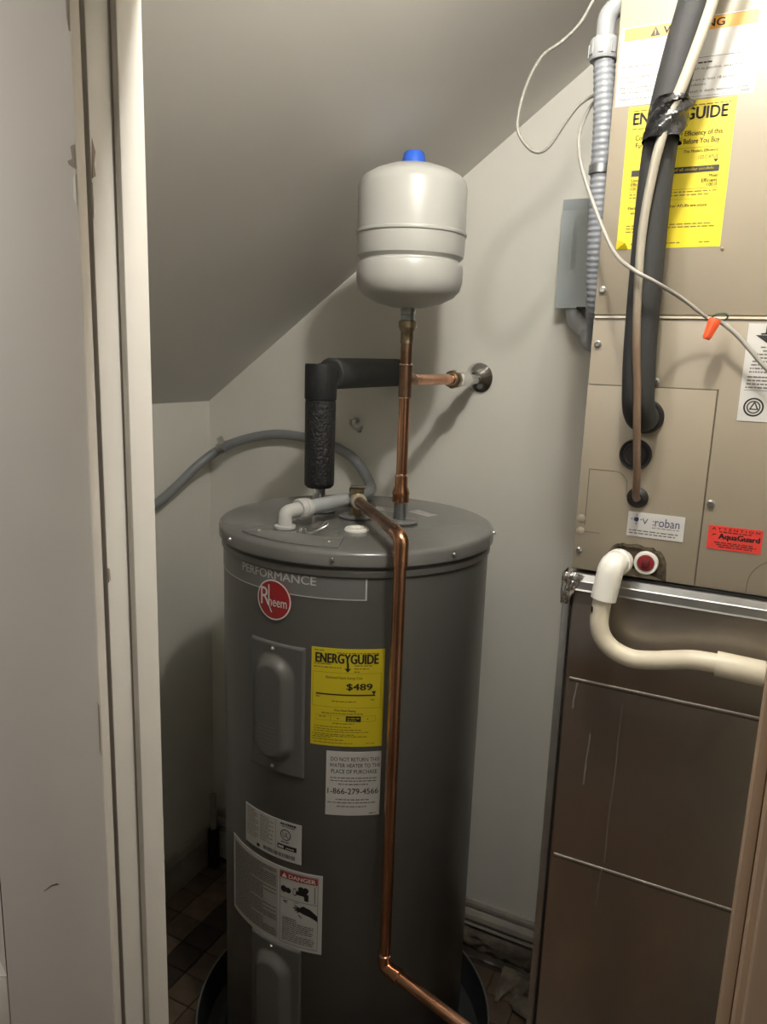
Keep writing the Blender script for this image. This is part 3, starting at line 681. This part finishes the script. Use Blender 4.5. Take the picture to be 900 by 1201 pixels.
# drain opening with rough gasket
op=[(-.183,1.280),(-.181,1.305),(-.172,1.320),(-.158,1.327),(-.138,1.326),(-.120,1.325),(-.106,1.320),(-.098,1.311),(-.0945,1.298),(-.093,1.277)]
rn=random.Random(2); op2=[]
for i in range(len(op)-1):
    for k in range(3):
        t=k/3; op2.append((op[i][0]*(1-t)+op[i+1][0]*t+rn.uniform(-.0015,.0015),op[i][1]*(1-t)+op[i+1][1]*t+rn.uniform(-.0015,.0015)))
op2.append(op[-1])
g=MB(); n=len(op2); cc=(-.138,1.290)
vs=[am(u,v,.0024) for u,v in op2]+[am(cc[0]+(u-cc[0])*.9,cc[1]+(v-cc[1])*.9,.0045+rn.uniform(0,.003)) for u,v in op2]+[am(cc[0]+(u-cc[0])*.72,cc[1]+(v-cc[1])*.72,.0028) for u,v in op2]+[am(cc[0],cc[1],.0026)]
fs=[(i,i+1,n+i+1,n+i) for i in range(n-1)]+[(n+i,n+i+1,2*n+i+1,2*n+i) for i in range(n-1)]+[(2*n+i,2*n+i+1,3*n) for i in range(n-1)]
g.add(vs,fs).build('drain_gasket','gasket',ah,ang=15)
MB().lathe([(0,.006),(.0115,.006),(.0125,.009),(.0165,.009),(.0172,.006),(.0172,0),(0,0)],(-.1225,YA-.002,1.302),FN,seg=36).build('drain_fitting','pvc_white',ah)
pg=MB().lathe([(0,.010),(.0108,.010),(.0115,.008),(.0115,0),(0,0)],(-.1225,YA-.003,1.302),FN,seg=28).build('drain_plug','plug_red',ah)
MB().box((-.1225-.005,YA-.0165,1.302-.005),(-.1225+.005,YA-.0125,1.302+.005)).build('square_head','plug_red_dark',pg,bevel=.0006)
# warning label
s=sheet(am,-.226,-.055,1.9265,2.023,'warning_sticker','sticker_white',ah,nu=3); s['label']='white warning sticker with orange heading'
h=Print(am,.0011); h.rect(-.2215,-.0595,2.0065,2.0215); h.build('heading','sticker_orange',s)
p=Print(am,.0014); p.text('WARNING',-.1725,-.098,2.0095,2.0185,bold=.03); p.poly([(-.1885,2.0085),(-.1755,2.0085),(-.182,2.0195)])
p.rect(-.2235,-.0575,1.9745,1.9750); p.frame(-.2235,-.0575,1.9285,2.0215,.0004)
p.text('Keep flammable materials and vapors, such as gasoline, away from',-.2205,-.070,1.9595,1.9635); p.text('air handler.',-.2205,-.195,1.9545,1.9575)
p.text('Place air handler so that ignition elements are at least 18 inches',-.2205,-.080,1.9465,1.9505); p.text('(46 cm) above the floor for a garage installation.',-.2205,-.112,1.9405,1.9445)
p.text('Failure to follow these instructions can result in death, explosion, or fire.',-.2205,-.061,1.9325,1.9368); p.micro(-.070,-.061,1.9305,.0009,2,word=.003,gap=.0005)
p.micro(-.125,-.106,1.9685,.0018,3,word=.004,gap=.0008)
p.build('lettering','ink',s)
w=Print(am,.0018); w.rect(-.1825,-.1815,2.0115,2.0160); w.rect(-.1825,-.1815,2.0096,2.0106); w.build('exclamation','sticker_orange',s)
# energy label
U0,U1,V0,V1=-.207,-.0735,1.7415,1.9245
s=sheet(am,U0,U1,V0,V1,'energy_sticker','sticker_yellow',ah,nu=3); s['label']='yellow energy efficiency sticker'
X=lambda a:U0+a*(U1-U0); Y=lambda b:V0+b*(V1-V0)
p=Print(am); p.text('ENERGYGUIDE',X(.05),X(.935),Y(.875),Y(.955),bold=.035); p.rect(X(.46),X(.49),Y(.835),Y(.885)); p.poly([(X(.41),Y(.845)),(X(.42),Y(.858)),(X(.475),Y(.825)),(X(.54),Y(.858)),(X(.55),Y(.845)),(X(.475),Y(.80))])
p.text('Compare the Energy Efficiency of this',X(.09),X(.905),Y(.755),Y(.800),bold=.012); p.text('Furnace with Others Before You Buy.',X(.10),X(.895),Y(.70),Y(.748),bold=.012)
p.text("This Model's Efficiency",X(.565),X(.885),Y(.645),Y(.672),bold=.01); p.text('100.0 AFUE',X(.71),X(.89),Y(.603),Y(.630)); p.poly([(X(.85),Y(.598)),(X(.895),Y(.598)),(X(.8725),Y(.575))])
p.rect(X(.085),X(.91),Y(.515),Y(.558)); p.text('Least',X(.09),X(.17),Y(.478),Y(.500),bold=.015); p.text('Efficient',X(.09),X(.22),Y(.447),Y(.470),bold=.015); p.text('100.0',X(.09),X(.175),Y(.418),Y(.440),bold=.015)
p.text('Most',X(.825),X(.905),Y(.478),Y(.500),bold=.015); p.text('Efficient',X(.76),X(.905),Y(.445),Y(.470),bold=.015); p.text('100.0',X(.815),X(.905),Y(.418),Y(.440),bold=.015)
p.text('Electric furnaces with higher AFUEs are more',X(.08),X(.835),Y(.277),Y(.303),bold=.012); p.text('energy efficient.',X(.11),X(.37),Y(.243),Y(.268),bold=.012)
p.build('lettering','ink',s)
q=Print(am); q.frame(X(.08),X(.93),Y(.405),Y(.685),.0004); q.rect(X(.08),X(.93),Y(.335),Y(.3365))
for a,b,v in ((.05,.35,.968),(.62,.95,.968),(.05,.3,.845),(.085,.92,.387),(.085,.86,.365),(.08,.90,.165),(.08,.93,.145),(.08,.25,.122),(.14,.62,.035),(.80,.90,.035)): q.micro(X(a),X(b),Y(v),.0015,int(a*100))
q.build('fine_print','ink_yellow',s)
w=Print(am,.0015); w.text('Efficiency range of all similar models',X(.20),X(.86),Y(.524),Y(.549),bold=.02); w.build('reversed_print','sticker_yellow',s)
# curled corner
MB().add([am(U0-.0003,V0-.0003,.0012),am(U0+.016,V0-.0003,.0012),am(U0+.012,V0+.008,.006),am(U0-.0003,V0+.012,.0014)],[(0,1,2,3)]).build('curled_corner','sticker_yellow',s,smooth=False)
# worn white label
s=sheet(am,-.1545,-.0765,1.3385,1.3745,'maker_sticker','sticker_white',ah,th=.0032,nu=3); s['label']='worn white sticker with blue lettering'
p=Print(am,.0036); p.text('V',-.1345,-.1260,1.3580,1.3665,bold=-.012); p.text('roban',-.1165,-.0830,1.3565,1.3690,bold=-.005); p.disc(-.1425,1.3640,.0034); p.rect(-.1195,-.1178,1.3575,1.3590); p.rect(-.1195,-.1178,1.3630,1.3645)
for dx,dz in ((-.0065,0),(.0065,0),(0,.0065),(0,-.0065)): p.disc(-.1425+dx,1.3640+dz,.0010,8)
p.build('lettering','ink_blue',s)
q=Print(am,.0036); q.micro(-.120,-.083,1.3540,.0010,3); q.micro(-.1515,-.0815,1.3475,.0016,4); q.micro(-.1515,-.086,1.3435,.0016,6); q.build('fine_print','ink_soft',s)
# red attention label
s=sheet(am,-.0450,.0240,1.3345,1.3680,'attention_sticker','sticker_red',ah,nu=3); s['label']='red attention sticker'
p=Print(am); p.text('ATTENTION',-.0405,.0205,1.3620,1.3655,bold=.02,space=1.5); p.text('AquaGuard',-.0315,.0215,1.3475,1.3575,bold=.04)
p.micro(-.031,.010,1.3598,.0012,1); p.micro(-.036,.016,1.3445,.0013,2); p.micro(-.033,.018,1.3415,.0013,3); p.micro(-.030,.013,1.3385,.0013,4)
p.poly([(-.041,1.352),(-.038,1.3565),(-.033,1.3555),(-.038,1.3545)]); p.build('lettering','ink',s)
# spec label at the frame edge
s=sheet(am,-.0270,.0560,1.5150,1.6430,'notice_sticker','sticker_white',ah,nu=3); s['label']='tall white notice sticker with round certification mark'
p=Print(am); p.text('J',-.0115,.0005,1.6290,1.6410,bold=.05); p.poly([(-.0170,1.6280),(.0150,1.6280),(-.001,1.6170)])
p.ring(-.0085,1.5340,.0125,.0022); p.ring(-.0085,1.5340,.0085,.0016); p.poly([(-.0140,1.5305),(-.0122,1.5305),(-.0070,1.5400),(-.0085,1.5410)]); p.poly([(-.0085,1.5410),(-.0068,1.5405),(-.0020,1.5310),(-.0040,1.5305)]); p.rect(-.013,-.004,1.5305,1.5320)
p.rect(-.0215,.050,1.5735,1.5740); p.rect(-.0225,.050,1.5560,1.5565); p.build('lettering','ink',s)
q=Print(am)
for i,(a,b) in enumerate(((-.009,.03),(-.006,.035),(-.014,.045),(-.0155,.045),(-.017,.05),(-.018,.05),(-.019,.045),(-.0195,.03),(-.0205,.05),(-.0205,.05),(-.021,.05),(-.0215,.04))):
    q.micro(a,b,1.6125-i*.0046-(.002 if i>7 else 0),.0019,i,word=.0045,gap=.001)
q.build('fine_print','ink_soft',s)

# ------------------------------------------------------------------ sheet metal duct
du=thing('metal_duct','galvanized sheet metal duct below the air handler','duct',(.035,YA+.26,0))
YD=1.128; DX0,DX1=-.236,.306
MB().box((DX0,YD+.002,.0),(DX1,1.665,1.270)).build('duct_body','duct_metal',du,bevel=.0015)
for z0,z1 in ((.0,.7855),(.7865,1.0975),(1.0985,1.243)):
    # front sheet with a slight pillow between the cross beads
    nx,nz=14,8; vs=[];fs=[]
    for i in range(nx+1):
        for j in range(nz+1):
            a=i/nx;b=j/nz; d=.0018*math.sin(a*PI)*math.sin(b*PI)+(.012*(1-b)*b*4*(1-b) if z0>1 else 0)
            vs.append(V(DX0+.013+(DX1-DX0-.026)*a, YD-.0005-d, z0+(z1-z0)*b))
    for i in range(nx):
        for j in range(nz): k=i*(nz+1)+j; fs.append((k,k+nz+1,k+nz+2,k+1))
    MB().add(vs,fs).build('front_sheet','duct_metal',du)
for z in (.786,1.098): MB().tube([(DX0+.018,YD+.0026,z),(DX1-.01,YD+.0026,z)],.0052,14).build('cross_bead','duct_bead',du)
MB().box((DX0-.003,YD-.006,0),(DX0+.0085,YD+.012,1.236)).build('corner_seam','duct_flange',du,bevel=.0015)
MB().box((DX0+.0088,YD-.003,0),(DX0+.0105,YD+.002,1.238)).build('seam_gap','rubber',du)
ystr=MB(); prf=[(.0,1.2715),(.005,1.2705),(.0085,1.2610),(.0095,1.2595),(.0105,1.2480),(.0115,1.2455),(.006,1.2440),(0,1.2440)]
n=len(prf); ystr.add([(DX0+.006,YD-d,z) for d,z in prf]+[(DX1,YD-d,z) for d,z in prf],[tuple(range(n)),tuple(range(2*n-1,n-1,-1))]+[(i,(i+1)%n,(i+1)%n+n,i+n) for i in range(n)]); ystr.build('top_cleat','duct_flange',du,smooth=False)
MB().box((AX0+.07,YD-.002,1.2712),(AX1,YD+.02,1.2745)).build('joint_gap','rubber',du)
rough('foil_tape',lambda a,b:(V(DX0-.004+.030*a*(.35+.65*b)+.0,YD-.0115-.0015*math.sin(a*9),1.222+.050*b),V(.3,-1,.3)),9,10,.005,'foil',du,5)
rough('foil_tape',lambda a,b:(V(DX0-.0045,YD-.0115+.04*a,1.222+.048*b),V(-1,0,.2)),5,8,.004,'foil',du,6)
rn=random.Random(4)
for (sx,zt,zb,wd) in ((-.134,1.075,.80,.0022),(-.178,1.015,.925,.004),(-.140,.79,.72,.003),(-.205,1.095,1.05,.004)):
    k=9; L=[(sx-.004*i/k+rn.uniform(-.0008,.0008), zt+(zb-zt)*i/k, wd*(.4+.6*rn.random())) for i in range(k+1)]
    f5=lambda u,v,o:V(u,YD-.0018-o,v)
    MB().add([f5(a-w/2,z,.0008) for a,z,w in L]+[f5(a+w/2,z,.0008) for a,z,w in L],[(i,i+1,i+k+2,i+k+1) for i in range(k)]).build('dried_streak','duct_streak',du,smooth=False)

# ------------------------------------------------------------------ condensate drain
cd=thing('condensate_pipe','white plastic condensate pipe bending across the metal duct','drain pipe',(-.17,1.08,1.18))
e0=V(-.155,YA-.004,1.300); e1=V(-.1635,1.078,1.303); e2=V(-.1700,1.074,1.252)
MB().cyl(e0,e1+(e0-e1).normalized()*.008,.0150,24).build('stub','pvc_white',cd)
elb=fillet([e1+(e0-e1).normalized()*.030,e1,e2],.022,9)
MB().tube(elb,.0182,26).build('elbow','pvc_white',cd)
MB().lathe([(.0150,0),(.0195,0),(.0200,.004),(.0195,.012),(.0182,.013)],e1+(e0-e1).normalized()*.033,(e1-e0),seg=26).build('elbow_collar','pvc_white',cd)
cp=crom([e2+V(0,0,.010),V(-.1722,1.072,1.232),V(-.1715,1.07,1.213),V(-.1645,1.07,1.195),V(-.148,1.07,1.180),V(-.122,1.07,1.1725),V(-.095,1.07,1.1755),V(-.068,1.07,1.182),V(-.045,1.07,1.1875),V(-.022,1.07,1.189),V(-.006,1.07,1.189)],7)
MB().tube(cp,.0134,22).build('bent_pipe','pvc_cream',cd)
MB().lathe([(.0130,0),(.0172,0),(.0175,.002),(.0172,.058),(.0165,.060),(.0130,.060)],V(-.013,1.07,1.189),(1,0,-.03),seg=28).build('coupling','pvc_cream',cd)
MB().cyl((.04,1.07,1.1875),(.32,1.07,1.181),.0134,20).build('run','pvc_cream',cd)
f6=lambda u,v,off:V(-.1722+.0140*math.sin(u/.014)-.0005,1.072-.0138*math.cos(u/.014),v)
pk=Print(f6); pk.poly([(-.013,1.243),(-.009,1.241),(-.009,1.234),(-.012,1.231),(-.0135,1.236)]); pk.build('pipe_marking','ink',cd)

# ------------------------------------------------------------------ refrigerant lines
sl=thing('suction_line','thick black foam covered refrigerant line on the air handler','refrigerant line',(-.148,1.085,1.51))
sp=crom([(-.060,1.05,2.36),(-.090,1.062,2.18),(-.1195,1.072,2.075),(-.130,1.078,2.018),(-.141,1.08,1.967),(-.1525,1.08,1.891),(-.1565,1.08,1.81),(-.1565,1.08,1.725),(-.155,1.08,1.616),(-.152,1.080,1.556),(-.150,1.087,1.528),(-.147,1.104,1.514),(-.1445,1.126,1.512)],8)
nn=len(sp); rad=[.0215]*nn
for i in range(nn-10,nn): rad[i]=.0215-.0025*(i-(nn-10))/9
MB().tube(sp,rad,26).build('foam_sleeve','foam_grey',sl)
ll=thing('liquid_line','thin copper refrigerant line taped along the black foam line','refrigerant line',(-.144,1.12,1.396))
lp1=crom([(-.040,1.02,2.34),(-.072,1.034,2.15),(-.1060,1.047,2.010),(-.1235,1.049,1.946),(-.137,1.049,1.903)],8)
MB().tube(lp1,.0068,16).build('insulated_run','cable_cream',ll)
lm=MATS['line_patina']=bpy.data.materials.new('line_patina'); lm.use_nodes=True; nt=lm.node_tree; b=nt.nodes['Principled BSDF']
tc=nt.nodes.new('ShaderNodeTexCoord'); sx=nt.nodes.new('ShaderNodeSeparateXYZ'); nz=nt.nodes.new('ShaderNodeTexNoise'); nz.inputs['Scale'].default_value=35
nt.links.new(tc.outputs['Object'],sx.inputs[0]); nt.links.new(tc.outputs['Object'],nz.inputs['Vector'])
ma=nt.nodes.new('ShaderNodeMath'); ma.operation='MULTIPLY_ADD'; ma.inputs[1].default_value=.05; nt.links.new(nz.outputs['Fac'],ma.inputs[0]); nt.links.new(sx.outputs['Z'],ma.inputs[2])
mr=nt.nodes.new('ShaderNodeMapRange'); mr.inputs[1].default_value=1.625; mr.inputs[2].default_value=1.735; nt.links.new(ma.outputs[0],mr.inputs[0])
cr=nt.nodes.new('ShaderNodeValToRGB'); cr.color_ramp.elements[0].color=(.20,.135,.092,1); cr.color_ramp.elements[1].color=(.33,.305,.25,1); nt.links.new(mr.outputs[0],cr.inputs[0]); nt.links.new(cr.outputs[0],b.inputs['Base Color'])
b.inputs['Roughness'].default_value=.38; b.inputs['Metallic'].default_value=.25
lp2=crom([(-.137,1.049,1.905),(-.1495,1.046,1.858),(-.1565,1.047,1.814),(-.1615,1.048,1.753),(-.1605,1.048,1.69),(-.1560,1.050,1.615),(-.1500,1.056,1.555),(-.1460,1.063,1.50),(-.1420,1.077,1.44),(-.1425,1.093,1.408),(-.1435,1.112,1.397),(-.144,1.128,1.396)],8)
MB().tube(lp2,[.0062-.0010*min(1,i/45) for i in range(len(lp2))],16).build('copper_run','line_patina',ll)
tp_=crom([(-.1415,1.068,1.908),(-.1465,1.067,1.890),(-.1515,1.066,1.862)],8)
tm=MB(); rn=random.Random(3); segs=26
tv=[]; tf=[]
for i,pnt in enumerate(tp_):
    for k in range(segs):
        a=2*PI*k/segs; e=1+.10*math.sin(5*a+i*.7)+rn.uniform(-.03,.03)
        tv.append(pnt+V(.0232*math.cos(a)*e,.0305*math.sin(a)*e+.003,.0015*math.sin(3*a+i)))
for i in range(len(tp_)-1):
    for k in range(segs): l=(k+1)%segs; tf.append((i*segs+k,i*segs+l,(i+1)*segs+l,(i+1)*segs+k))
o=MB().add(tv,tf).build('tape_wrap','tape_black',ll,ang=50); o['label']='crinkled black tape'

# ------------------------------------------------------------------ disconnect box and whip
db=thing('disconnect_box','grey metal electrical disconnect box on the back wall','electrical box',(-.36,YB-.03,1.70))
bx0,bx1,bz0,bz1,by=-.418,-.285,1.700,1.918,1.645
MB().box((bx0+.004,by+.006,bz0+.004),(bx1-.004,YB,bz1-.002)).build('box_body','box_grey',db,bevel=.002)
MB().box((bx0,by-.001,bz1-.022),(bx1,by+.020,bz1)).build('hood','box_grey',db,bevel=.002)
# cover with a pressed panel
vs=[];fs=[];nu,nv=36,40; cz1=bz1-.0215
for i in range(nu+1):
    for j in range(nv+1):
        u=bx0+(bx1-bx0)*i/nu; v=bz0+(cz1-bz0)*j/nv
        lx=(u-(bx0+.026)); t=min(1,max(0,min(lx/.005,((bx1-.02)-u)/.005,(v-(bz0+.070))/.008,((cz1-.010)-v)/.028)))
        vs.append(V(u,by-.0005+.006*t,v))
for i in range(nu):
    for j in range(nv): k=i*(nv+1)+j; fs.append((k,k+nv+1,k+nv+2,k+1))
m_=MB().add(vs,fs); m_.box((bx0,by+.007,bz0),(bx1,by+.014,cz1))
n0=len(m_.v); m_.add([(bx0,by-.0005,bz0),(bx0,by+.008,bz0),(bx0,by+.008,cz1),(bx0,by-.0005,cz1),(bx1,by-.0005,bz0),(bx1,by+.008,bz0)],[(0,1,2,3),(0,4,5,1)])
m_.build('cover','box_grey',db,ang=30)
MB().box((-.372,by-.004,bz0-.003),(-.350,by+.003,bz0+.0025)).build('latch','rubber',db,bevel=.001)
wc=thing('flexible_whip','grey corrugated power whip beside the air handler cabinet','conduit',(-.25,1.22,1.70))
wp=crom([(-.2620,1.20,2.020),(-.2585,1.20,1.985),(-.2545,1.20,1.935),(-.2530,1.203,1.875),(-.2520,1.21,1.80),(-.2515,1.225,1.73),(-.2520,1.25,1.67),(-.262,1.32,1.635),(-.285,1.42,1.622),(-.315,1.53,1.628),(-.338,1.61,1.648)],44)
wp=resample(wp,.0021)
wr_=[.0152+.0007*math.sin(i*2*PI/4.0) for i in range(len(wp))]
MB().tube(wp,wr_,18).build('corrugated_sheath','whip_grey',wc)
MB().tube(fillet([(-.2620,1.20,2.030),(-.2630,1.20,2.078),(-.2285,1.215,2.090)],.034,10),.0135,20).build('elbow_connector','fitting_grey',wc)
nm=MB(); nm.lathe([(.012,0),(.0195,0),(.0210,.004),(.0210,.024),(.0195,.028),(.0150,.029),(.012,.029)],(-.2620,1.20,2.012),seg=30)
for i in range(8):
    a=2*PI*i/8; nm.obox(V(-.2620+.0212*math.cos(a),1.20+.0212*math.sin(a),2.026),V(-math.sin(a),math.cos(a),0)*.003,V(math.cos(a),math.sin(a),0)*.0012,V(0,0,.0085))
nm.build('compression_nut','fitting_grey',wc)
MB().lathe([(.0160,-.006),(.0178,-.006),(.0178,.006),(.0160,.006)],(-.2530,1.2035,1.866),(.01,.03,-1),seg=28).build('metal_strap','galvanized',wc)
MB().tube(crom([(-.325,1.585,1.642),(-.345,1.625,1.655),(-.372,1.655,1.672),(-.384,1.668,1.700)],8),.0175,20).build('box_elbow','fitting_grey',wc)

# ------------------------------------------------------------------ thermostat cable
tw=thing('control_cable','thin white control cable looping beside the air handler','cable',(-.05,1.10,1.60))
w1=crom([(-.262,1.25,2.17),(-.295,1.25,2.116),(-.314,1.25,2.086),(-.338,1.25,2.066),(-.370,1.25,2.047),(-.392,1.25,2.005),(-.401,1.25,1.956),(-.391,1.25,1.930),(-.369,1.25,1.911),(-.348,1.25,1.916),(-.322,1.25,1.952),(-.304,1.25,1.973),(-.283,1.25,1.984),(-.262,1.25,1.988),(-.262,1.25,1.982),(-.282,1.25,1.974),(-.287,1.22,1.945),(-.279,1.16,1.897),(-.263,1.13,1.849),(-.232,1.10,1.786),(-.199,1.075,1.730),(-.165,1.036,1.702),(-.139,1.040,1.688),(-.109,1.075,1.671),(-.077,1.098,1.648)],8)
MB().tube(w1,.0026,10).build('jacket','cable_white',tw)
w2=crom([(-.068,1.098,1.646),(-.057,1.10,1.641),(-.038,1.10,1.626),(-.019,1.10,1.606),(.001,1.10,1.585),(.05,1.10,1.54)],8)
MB().tube(w2,.0030,10).build('jacket','cable_white',tw)
MB().tube(crom([(-.072,1.098,1.647),(-.066,1.092,1.652),(-.056,1.094,1.653),(-.052,1.100,1.649),(-.058,1.102,1.643)],6),.0012,8).build('bare_conductor','green_wire',tw)
wn=thing('wire_nut','orange wire connector hanging on the white control cable','wire nut',(-.071,1.092,1.63))
na=V(-.066,1.092,1.646); nbp=V(-.0745,1.091,1.620); L=(nbp-na).length
m_=MB().lathe([(0,0),(.0078,0),(.0082,.003),(.0076,.008),(.0052,L-.002),(.0040,L),(0,L)],na,(nbp-na),seg=14); m_.build('shell','wire_nut_orange',wn,ang=20)
for i in range(6):
    a=2*PI*i/6; dn=(nbp-na).normalized(); e1_=dn.cross(UP).normalized(); e2_=dn.cross(e1_); rd=e1_*math.cos(a)+e2_*math.sin(a)
    MB().tube([na+dn*.004+rd*.0076,na+dn*(L-.004)+rd*.0052],.0010,6).build('grip_rib','wire_nut_orange',wn)
